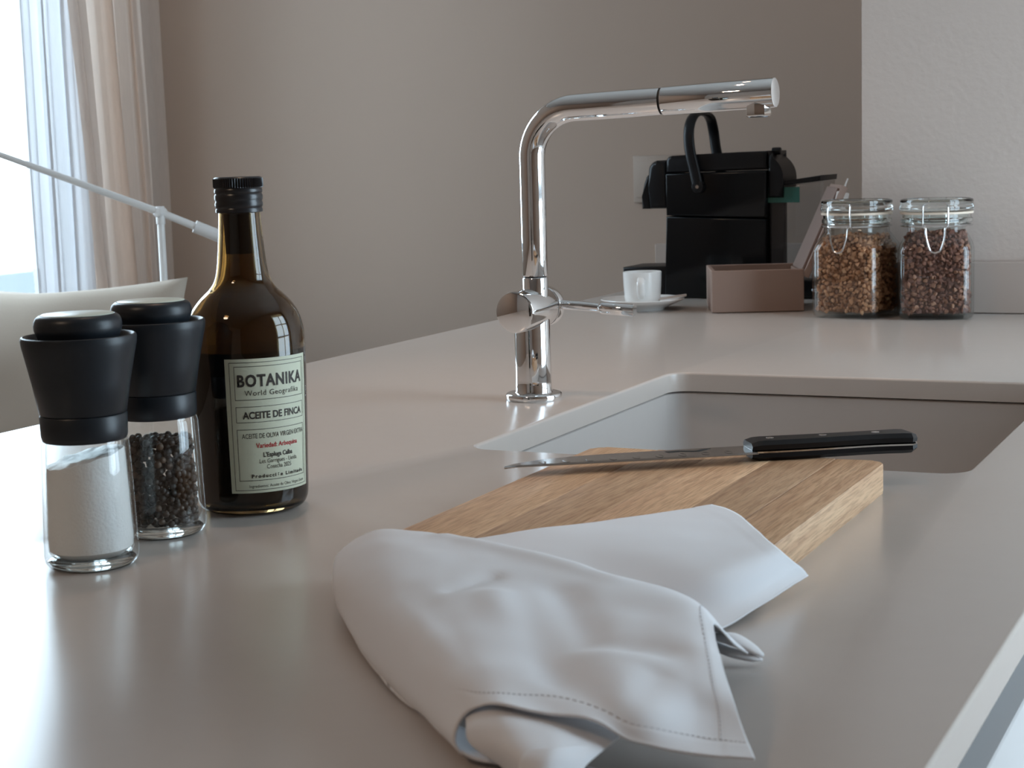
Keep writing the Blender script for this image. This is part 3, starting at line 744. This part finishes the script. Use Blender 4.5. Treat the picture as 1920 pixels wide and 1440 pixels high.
# hanging loop: a folded tape, two plies that part in the middle
b = B()
tube(b, smoothprof([(.0880, .0480, .0070), (.0950, .0405, .0100), (.1025, .0345, .0112), (.1105, .0335, .0088), (.1180, .0340, .0048)], 5), [.0030+.0022*sin(PI*min(1, i_/20*1.15)) if i_ < 18 else .0024-.0008*(i_-18) for i_ in range(21)], 14, True, (1.2, .45))
tube(b, smoothprof([(.0880, .0450, .0050), (.0950, .0370, .0060), (.1030, .0310, .0058), (.1105, .0310, .0045), (.1178, .0332, .0030)], 5), [.0024+.0012*sin(PI*i_/20) if i_ < 18 else .0018-.0005*(i_-18) for i_ in range(21)], 12, True, (1.2, .5))
obj('hanging_loop', b, 'linen', nk, True, 180)

# ------------------------------------------------------------------ clip-top jars with granola
def rsq(h, r, z, rot=0, n=7, bulge=0):
    return [(x*cos(rot)-y*sin(rot), x*sin(rot)+y*cos(rot), z) for x, y in rrect(-h, h, -h, h, r, n)]
def circ_like(R_, z, n=7):
    out = []
    for a0 in (0, 90, 180, 270):
        for i in range(n+1):
            a = rad(a0+90*i/n) if True else 0
            out.append((R_*cos(a), R_*sin(a), z))
    return out
def blend(h, r, R_, t, z, n=7):
    A_ = rsq(h, r, z, 0, n); C_ = []
    for (x, y, _), k in zip(A_, range(len(A_))):
        a = math.atan2(y, x); C_.append((x*(1-t)+R_*cos(a)*t, y*(1-t)+R_*sin(a)*t, z))
    return C_
def jar(label, loc, rot, fill, fill_label, fmat, seed, fill_z):
    t = thing('clip_top_jar', label, 'jar', loc, rot, 'square clip-top glass jars by the wall')
    h, r = .0505, .018
    def wall(off):
        hh = h-off; rr_ = r-off*.6
        return [blend(hh, rr_, .047-off, 0, .010), blend(hh, rr_, .047-off, 0, .05), blend(hh, rr_, .047-off, 0, .094), blend(hh-.001, rr_, .047-off, .12, .102), blend(hh-.003, rr_, .047-off, .4, .109), blend(hh-.004, rr_, .0468-off, .75, .1145), blend(hh, rr_, .0455-off, 1, .119), blend(hh, rr_, .0455-off, 1, .132)]
    lo_loops = [blend(h-.014, r-.006, .04, 0, 0), blend(h-.006, r-.003, .04, 0, .0008), blend(h-.0018, r-.001, .04, 0, .0035)]
    b = B(); loft(b, [lo_loops[0]]+lo_loops[1:]+wall(0), True, False)
    obj('glass_body', b, 'jar', t)
    b = B(); loft(b, [blend(h-.012, r-.006, .04, 0, .0055)]+wall(.0035), True, False); obj('inner_wall', b, 'clear', t)
    # neck ring, seal and lid
    b = B(); lathe(b, [(.130, .0425), (.130, .0462), (.1315, .0482), (.1340, .0485), (.1365, .0482), (.138, .0462), (.138, .0425)], 64, closed=True); obj('neck_ring', b, 'rimglass', t)
    b = B(); lathe(b, [(.1375, .0435), (.1375, .0462), (.1425, .0465), (.1425, .0435)], 64, closed=True); obj('neck_band', b, 'rimglass', t)
    b = B(); lathe(b, [(.1428, .040), (.1428, .0490), (.1455, .0494), (.1458, .040)], 64, closed=True); sl_ = obj('seal_ring', b, 'rubber', t)
    b = B(); lathe(b, [(.1462, 0), (.1462, .0470), (.1480, .0496), (.1520, .0502), (.1545, .0490), (.1560, .0485), (.1600, .0492), (.1622, .0484), (.1632, .0462), (.1622, .0440), (.1590, .0430), (.1580, 0)], 64); ld = obj('lid', b, 'rimglass', t)
    # wire bail at local -y
    f = -.0535; W_ = .0002
    b = B(); tube(b, smoothprof([(-.0165, f+.004, .124), (-.0165, f, .130), (-.0165, f-.001, .146), (-.0160, f+.001, .1545), (-.013, f+.004, .1575), (0, f+.005, .1580), (.013, f+.004, .1575), (.0160, f+.001, .1545), (.0165, f-.001, .146), (.0165, f, .130), (.0165, f+.004, .124)], 5), .0011, 8); obj('wire_loop', b, 'wire', t)
    b = B(); tube(b, smoothprof([(-.0165, f-.001, .128), (-.0130, f-.003, .1245), (-.0118, f-.004, .112), (-.0070, f-.005, .096), (-.002, f-.0055, .0925), (.002, f-.0055, .0925), (.0070, f-.005, .096), (.0118, f-.004, .112), (.0130, f-.003, .1245), (.0165, f-.001, .128)], 5), .0012, 8); obj('wire_lever', b, 'wire', t)
    b = B(); tube(b, [(-.0165, f-.001, .129), (.0165, f-.001, .129)], .0011, 8); obj('wire_pin', b, 'wire', t)
    b = B(); pts_ = [(.0478*cos(2*PI*i/48), .0478*sin(2*PI*i/48), .1268) for i in range(49)]; tube(b, pts_, .0011, 6, False); obj('neck_wire', b, 'wire', t)
    b = B(); tube(b, [(-.012, .049, .126), (-.012, .0535, .140), (-.012, .049, .160)], .0011, 6); obj('wire_hinge', b, 'wire', t)
    b = B(); tube(b, [(.012, .049, .126), (.012, .0535, .140), (.012, .049, .160)], .0011, 6); obj('wire_hinge', b, 'wire', t)
    # granola
    rn = random.Random(seed); cs = []; sz = []; cell = {}
    hh = h-.0035-.0042; tr_ = 0
    while tr_ < 60000:
        tr_ += 1
        z = rn.uniform(.010, fill_z); x = rn.uniform(-hh, hh); y = rn.uniform(-hh, hh)
        if z < fill_z-.012 and max(abs(x), abs(y)) < hh-.011: continue
        lim = hh if z < .096 else hh-(z-.096)*.25
        if max(abs(x), abs(y)) > lim: continue
        if abs(x) > hh-.012 and abs(y) > hh-.012 and (abs(x)-hh+.012)**2+(abs(y)-hh+.012)**2 > .0115**2: continue
        if z > .099 and math.hypot(x, y) > .047-(z-.099)*.3: continue
        if z > fill_z-.010+.006*noise.noise(Vector((x*40, y*40, seed))) + (.006 if seed > 30 else 0): continue
        s = rn.uniform(.0030, .0050) if seed < 30 else rn.uniform(.0028, .0046)
        k = (int(x//.008), int(y//.008), int(z//.008)); ok = True
        for dx in (-1, 0, 1):
            for dy in (-1, 0, 1):
                for dz in (-1, 0, 1):
                    for (c, s2) in cell.get((k[0]+dx, k[1]+dy, k[2]+dz), ()):
                        if (c[0]-x)**2+(c[1]-y)**2+(c[2]-z)**2 < (.56*(s+s2))**2: ok = False; break
        if ok: cell.setdefault(k, []).append(((x, y, z), s)); cs.append((x, y, z)); sz.append(s)
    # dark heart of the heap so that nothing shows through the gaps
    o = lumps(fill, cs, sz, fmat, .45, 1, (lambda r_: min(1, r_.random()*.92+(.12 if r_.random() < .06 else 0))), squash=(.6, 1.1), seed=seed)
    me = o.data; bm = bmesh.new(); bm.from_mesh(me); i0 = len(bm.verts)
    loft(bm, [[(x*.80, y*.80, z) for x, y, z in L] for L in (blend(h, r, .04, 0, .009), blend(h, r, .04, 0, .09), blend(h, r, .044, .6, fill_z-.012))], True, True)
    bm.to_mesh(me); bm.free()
    o.location = loc; o.rotation_euler = (0, 0, rot); tag(o, fill_label, 'granola')
    return t
jar('square clip-top glass jar of golden granola, nearer the brown box', (-.5950, 2.3915, 0), rad(-12), 'golden_granola', 'golden brown granola clusters inside the left jar', 'granola_light', 21, .122)
jar('square clip-top glass jar of dark cocoa granola, right of the other jar', (-.4845, 2.3915, 0), rad(10), 'cocoa_granola', 'dark cocoa granola clusters inside the right jar', 'granola_dark', 33, .121)

# ------------------------------------------------------------------ open taupe box
bxr = math.atan2(2.4451-2.3949, -.6861+.8104); BW, BD, BH = .134, .135, .0622
tb = thing('open_box', 'small taupe box standing open beside the coffee machine', 'box', (-.8104, 2.3949, 0), bxr)
b = B(); box(b, 0, BW, 0, .006, .001, BH, .0008, 1); obj('front_panel', b, 'taupe', tb, False)
b = B(); box(b, 0, BW, BD-.006, BD, .001, BH, .0008, 1); obj('back_panel', b, 'taupe', tb, False)
b = B(); box(b, 0, .006, .0062, BD-.0062, .001, BH, .0008, 1); obj('side_panel', b, 'taupe', tb, False)
b = B(); box(b, BW-.006, BW, .0062, BD-.0062, .001, BH-.004, .0008, 1); obj('side_panel', b, 'taupe', tb, False)
b = B(); box(b, .006, BW-.006, .006, BD-.006, .001, .005); obj('bottom', b, 'taupe_in', tb, False)
lidm = Matrix.Translation((BW-.002, 0, BH-.010)) @ Matrix.Rotation(rad(-66), 4, 'Y')
b = B(); box(b, 0, .142, .002, BD-.002, -.010, 0, .001, 1); bmesh.ops.transform(b, matrix=lidm, verts=b.verts); ld = obj('lid', b, 'taupe', tb, False)
b = B(); box(b, .006, .136, .008, BD-.008, 0, .004, .0005, 1); bmesh.ops.transform(b, matrix=lidm, verts=b.verts); obj('lid_lining', b, 'taupe_in', ld, False)
b = B(); cyl(b, (BW-.001, .004, BH-.004), (BW-.001, .02, BH-.004), .003, 12); obj('hinge', b, 'wire', tb)

# ------------------------------------------------------------------ espresso cup and saucer
CUPP = (-.9365, 2.442, 0)
sa = thing('saucer', 'white porcelain saucer beneath the espresso cup', 'saucer', CUPP)
b = B(); lathe(b, [(0, 0), (0, .032), (.002, .034), (.004, .036), (.009, .048), (.0145, .0615), (.0165, .0638), (.0175, .0632), (.016, .060), (.0115, .046), (.008, .034), (.0072, .025), (.0072, 0)], 72); obj('dish', b, 'porcelain', sa)
cu_ = thing('espresso_cup', 'white espresso cup on a saucer in front of the coffee machine', 'cup', (CUPP[0], CUPP[1], .0074))
b = B(); lathe(b, [(0, 0), (0, .021), (.0015, .0235), (.005, .0262), (.012, .0275), (.030, .0286), (.050, .0293), (.0505, .0288), (.0500, .0280), (.030, .0268), (.012, .0255), (.007, .022), (.006, 0)], 72); obj('cup_body', b, 'porcelain', cu_)
a = math.atan2(-CUPP[1], -CUPP[0])-rad(3)
hp = smoothprof([(.0270, .040), (.036, .0415), (.0425, .036), (.0425, .028), (.038, .020), (.0275, .0135)], 6)
b = B(); tube(b, [(r_*cos(a), r_*sin(a), z) for r_, z in hp], .0040, 16, True, (1.5, .75)); obj('cup_handle', b, 'porcelain', cu_)
sp = thing('sugar_sachet', 'flat paper sugar sachet lying on the saucer rim', 'sachet', (CUPP[0]+.043, CUPP[1]+.012, .0145), rad(20))
b = B(); box(b, -.022, .022, -.009, .009, 0, .0025, .001, 2)
for v in b.verts: v.co.z += .12*(v.co.x+.022)+.0
obj('sachet_paper', b, 'tag', sp)

# ------------------------------------------------------------------ coffee machine
MY0, MY1 = 2.632, 2.752
cm = thing('coffee_machine', 'compact black capsule coffee machine with raised lever handle', 'coffee machine', (-.88, (MY0+MY1)/2, 0))
ox, oy = -.88, (MY0+MY1)/2
def prism(name, pts, ya, yb, m, bev, parent=cm, seg=3):
    b = B(); extrude_poly(b, [(x-ox, z) for x, z in pts], 'y', ya-oy, yb-oy, bev, seg); return obj(name, b, m, parent, True, 35)
def arc(cx_, cz_, r, a0, a1, n=8): return [(cx_+r*cos(rad(a0+(a1-a0)*i/n)), cz_+r*sin(rad(a0+(a1-a0)*i/n))) for i in range(n+1)]
prism('lower_body', [(-.9715, .001), (-.801, .001), (-.7995, .127), (-.9665, .1325)], MY0, MY1, 'glossblack', .003)
prism('side_body', [(-.9663, .1340), (-.7993, .1285), (-.7985, .2030), (-.9665, .2010)], MY0, MY1, 'glossblack', .003)
prism('top_shell', [(-.9660, .2022), (-.7985, .2042)] + [(-.7985, .2335)] + [(-.84, .2328), (-.92, .2308)] + arc(-.957, .2205, .009, 80, 180, 5), MY0+.001, MY1-.001, 'softblack', .006)
prism('rear_dome', [(-.7980, .160), (-.7735, .160), (-.7722, .180)] + arc(-.812, .1905, .0398, 0, 62, 8) + [(-.7980, .2325)], MY0+.004, MY0+.080, 'softblack', .006)
b = B(); cyl(b, (-.800-ox, -.02, .2325), (-.786-ox, -.02, .2325), .006, 16, .001); obj('rear_button', b, 'softblack', cm)
prism('brew_head', [(-.968, .1450), (-1.000, .1450), (-1.0005, .1800)] + arc(-.985, .2060, .0165, 170, 92, 6) + [(-.968, .2230)], MY0+.012, MY1-.012, 'softblack', .008)
prism('spout_cover', [(-1.0005, .1445), (-1.0150, .1445), (-1.0145, .165)] + [(-1.0110, .185), (-1.0060, .197), (-1.0005, .203)], MY0+.018, MY1-.018, 'softblack', .004)
prism('drip_tray', [(-.9725, .002), (-1.040, .002), (-1.0480, .040), (-1.0480, .0495), (-.9725, .0515)], MY0+.012, MY1-.012, 'softblack', .003)
prism('tank_base', [(-.8008, .001), (-.722, .001), (-.719, .010), (-.719, .030), (-.8005, .032)], MY0+.010, MY1-.010, 'glossblack', .003)
prism('tank', [(-.7985, .0335), (-.7180, .0325), (-.7160, .184), (-.7965, .176)], MY0+.012, MY1-.012, 'tank', .004)
prism('tank_rear_wall', [(-.7982, .034), (-.7735, .034), (-.7730, .158), (-.7982, .158)], MY0+.014, MY0+.030, 'greypl', .003)
prism('tank_lid', [(-.7985, .1765), (-.7150, .1850), (-.7140, .1935), (-.7600, .1875), (-.7985, .1845)], MY0+.008, MY1-.008, 'softblack', .002)
b = B(); box(b, -.7990-ox, -.7480-ox, MY0-oy+.0108, MY0-oy+.0116, .152, .176); st = obj('sticker', b, 'sticker', cm, False); st['label'] = 'teal sticker on the water tank'
b = B(); box(b, -.728-ox, -.710-ox, MY0-oy+.004, MY0-oy+.03, .012, .017, .001, 1); obj('tank_clip', b, 'chrome', cm)
# raised carrying handle: a leg on each side joined by an arch
hw = (MY1-MY0)/2+.005
hpts = smoothprof([(-.9095-ox, -hw, .1800), (-.9150-ox, -hw, .205), (-.9225-ox, -hw, .240), (-.9250-ox, -hw*.93, .270), (-.9245-ox, -hw*.62, .291), (-.9240-ox, 0, .297), (-.9245-ox, hw*.62, .291), (-.9250-ox, hw*.93, .270), (-.9225-ox, hw, .240), (-.9150-ox, hw, .205), (-.9095-ox, hw, .1800)], 6)
b = B(); tube(b, hpts, .0052, 16, True, (.85, 1.75)); hd = obj('carrying_handle', b, 'softblack', cm)
b = B(); cyl(b, (-.9095-ox, -hw-.004, .1795), (-.9095-ox, -hw+.006, .1795), .0098, 28, .001); obj('handle_pivot', b, 'softblack', hd)
b = B(); cyl(b, (-.9095-ox, -hw-.0052, .1795), (-.9095-ox, -hw-.0038, .1795), .0028, 16); obj('pivot_screw', b, 'wire', hd)

# ------------------------------------------------------------------ wall outlet, little tag behind the jars
ol = thing('wall_outlet', 'beige wall socket half hidden behind the coffee machine', 'outlet', (-1.092, YB, .188))
b = B(); box(b, -.042, .042, -.010, -.0004, -.042, .042, .002, 2); obj('frame', b, 'plate', ol)
b = B(); box(b, -.0355, .0355, -.0125, -.0095, -.0325, .0325, .0012, 2); obj('insert', b, 'plate', ol)
tg = thing('plastic_clip', 'small pale plastic tag sticking up behind the left jar', 'tag', (-.668, 2.463, .001), rad(15))
b = B(); tube(b, [(.033, .0, 0), (.033, .0, .08), (.033, 0, .158)], .0020, 8); obj('stem', b, 'tag', tg)
b = B(); box(b, -.011, .007, -.003, .003, .160, .174, .001, 1, Matrix.Rotation(rad(12), 4, 'Y')); obj('head', b, 'tag', tg)
b = B(); tube(b, [(.0335, 0, .171), (.041, 0, .190)], .0014, 6); obj('pin', b, 'tag', tg)

# ------------------------------------------------------------------ window side of the room: curtains, daybed, pillow, lamp
def drape(name, y0, y1, x, folds, amp, m, z0, z1, shear, seed, label):
    rn = random.Random(seed); ph = [rn.uniform(-.6, .6) for _ in range(40)]
    NU, NV = 260, 40; b = B(); g = []
    for j in range(NV+1):
        zz = z0+(z1-z0)*j/NV; rw = []
        for i in range(NU+1):
            u = i/NU; k = u*folds; s_ = sin(2*PI*k+ph[int(k) % 40]*.6)
            amp_ = amp*(1+.35*sin(3.7*u*folds+seed))*(1-.25*(zz-z0)/(z1-z0))
            y = y0+(y1-y0)*u + shear*(zz-.3)*(1-u) + .012*sin(2*PI*k*2+1)
            rw.append(b.verts.new((x+amp_*s_+.006*noise.noise(Vector((u*9, zz*2, seed))), y, zz)))
        g.append(rw)
    for j in range(NV):
        for i in range(NU): b.faces.new((g[j][i], g[j][i+1], g[j+1][i+1], g[j+1][i]))
    o = obj(name, b, m, None, True, 180); tag(o, label, 'curtain'); return o
drape('linen_curtain', 2.675, 2.922, XL+.060, 3.1, .030, 'curtain', ZF+.02, ZC-.06, -.07, 3, 'beige linen curtain gathered in the corner by the window')
drape('sheer_curtain', 2.545, 2.72, XL+.030, 3, .012, 'sheer', ZF+.02, ZC-.06, 0, 8, 'pale sheer curtain hanging between the bright window and the beige curtain')
b = B(); cyl(b, (XL+.05, 1.5, ZC-.05), (XL+.05, 2.92, ZC-.05), .012, 16); o = obj('curtain_rail', b, 'lampwhite'); tag(o, 'white curtain rail above the left window', 'rail')

db = thing('daybed', 'brown upholstered daybed below the curtained window', 'sofa', (-1.745, 1.7, ZF))
b = B(); box(b, -.42, .42, -.95, .95, .12, .30, .02, 3); obj('base', b, 'sofa', db)
b = B(); box(b, -.42, .42, -.93, .76, .302, .46, .05, 4); obj('seat_cushion', b, 'sofa', db)
b = B(); box(b, -.42, .42, .77, .95, .302, .80, .05, 4); obj('armrest', b, 'sofa', db)
for sx in (-.36, .36):
    for sy in (-.85, .85):
        b = B(); cyl(b, (sx, sy, -.0), (sx, sy, .121), .025, 16); obj('leg', b, 'gap', db)
def pillow(name, W_, H_, D_, m, label, loc, rx, rz, seed):
    N = 36; b = B(); fr = []; bk = []
    for j in range(N+1):
        ra, rb_ = [], []
        for i in range(N+1):
            u, v = 2*i/N-1, 2*j/N-1
            th = (max(0, 1-abs(u)**2.6)*max(0, 1-abs(v)**2.6))**.42
            pin = 1-.10*(1-abs(u)**1.5)*(abs(v)**4); pin2 = 1-.10*(1-abs(v)**1.5)*(abs(u)**4)
            x, z = u*W_/2*pin2, v*H_/2*pin
            wv = .012*noise.noise(Vector((u*2.2+seed, v*2.2, 0)))*th
            ra.append(b.verts.new((x, -D_/2*th-wv, z))); rb_.append(b.verts.new((x, D_/2*th, z)) if 0 < i < N and 0 < j < N else ra[-1])
        fr.append(ra); bk.append(rb_)
    for j in range(N):
        for i in range(N):
            b.faces.new((fr[j][i], fr[j][i+1], fr[j+1][i+1], fr[j+1][i]))
            try: b.faces.new((bk[j][i], bk[j+1][i], bk[j+1][i+1], bk[j][i+1]))
            except ValueError: pass
    o = obj(name, b, m, None, True, 180); o.location = loc; o.rotation_euler = (rx, 0, rz); tag(o, label, 'pillow'); return o
pillow('pillow', .56, .52, .17, 'cream', 'large cream pillow standing upright on the daybed behind the grinders', (-1.93, 2.20, -.196), rad(-12), rad(6), 1)

lm = thing('floor_lamp', 'thin white floor lamp with slanting counterbalanced arm by the window', 'lamp', (-1.762, 2.36, ZF))
lx, ly, lz = -1.762, 2.36, ZF
hz = .1600-ZF
b = B(); lathe(b, [(0, 0), (0, .05), (.015, .05), (.018, .045), (.018, 0)], 40, (0, .0, 0)); obj('base', b, 'lampwhite', lm)
b = B(); cyl(b, (0, 0, .018), (0, 0, hz-.006), .0062, 20); obj('pole', b, 'lampwhite', lm)
b = B(); cyl(b, (0, -.010, hz), (0, .010, hz), .0085, 20, .002); cyl(b, (0, 0, hz-.02), (0, 0, hz+.010), .0075, 20, .001); obj('joint', b, 'lampwhite', lm)
pa = Vector((-1.9545-lx, 2.2-ly, .2625-lz)); pb = Vector((-1.6809-lx, 2.43-ly, .1113-lz))
dv = (pa-Vector((0, 0, hz))); 
b = B(); tube(b, [Vector((0, 0, hz))+dv*1.7, Vector((0, 0, hz))], [.0042, .0062], 16); tube(b, [Vector((0, 0, hz)), pb], .0062, 16); obj('arm', b, 'lampwhite', lm)
e0 = Vector((0, 0, hz))+(pb-Vector((0, 0, hz)))*.52; b = B(); tube(b, [e0, pb, e0+(pb-e0)*1.9], .0105, 20); obj('counterweight', b, 'lampwhite', lm)
hc = Vector((0, 0, hz))+dv*1.7
b = B(); lathe(b, [(.05, .0), (.05, .022), (0, .075), (-.002, .075), (.045, .02)], 40, tuple(hc)); obj('lamp_shade', b, 'lampwhite', lm)

# ------------------------------------------------------------------ warm ceiling downlights over the kitchen
def downlight(x, y, power, label):
    t = thing('downlight', label, 'ceiling light', (x, y, ZC), 0, 'warm recessed ceiling lights')
    b = B(); lathe(b, [(-.0005, .030), (-.004, .034), (-.004, .045), (-.0005, .047)], 40); obj('trim_ring', b, 'lampwhite', t)
    l = bpy.data.lights.new('downlight_bulb', 'SPOT'); l.energy = power; l.color = (1, .66, .46); l.spot_size = rad(48); l.spot_blend = 1; l.shadow_soft_size = .03
    o = bpy.data.objects.new('downlight_bulb', l); COL.objects.link(o); o.parent = t; o.location = (0, 0, -.006)
downlight(-.76, 1.28, 24.0, 'warm recessed ceiling light nearer the camera')
downlight(-.78, 2.00, 22.0, 'warm recessed ceiling light nearer the coffee machine')

# unseen round ceiling lamp, added behind the camera as warm fill
cl_ = thing('ceiling_fill_lamp', 'added round warm fill lamp on the ceiling behind the camera', 'ceiling light', (-1.05, -.75, ZC))
b = B(); lathe(b, [(-.001, 0), (-.001, .20), (-.05, .20), (-.055, .19), (-.052, .186), (-.010, .186), (-.010, 0)], 64); obj('rim', b, 'lampwhite', cl_)
l = bpy.data.lights.new('ceiling_fill_light', 'AREA'); l.shape = 'DISK'; l.size = .36; l.energy = 11; l.color = (1, .74, .54)
o = bpy.data.objects.new('ceiling_fill_light', l); COL.objects.link(o); o.parent = cl_; o.location = (0, 0, -.056)
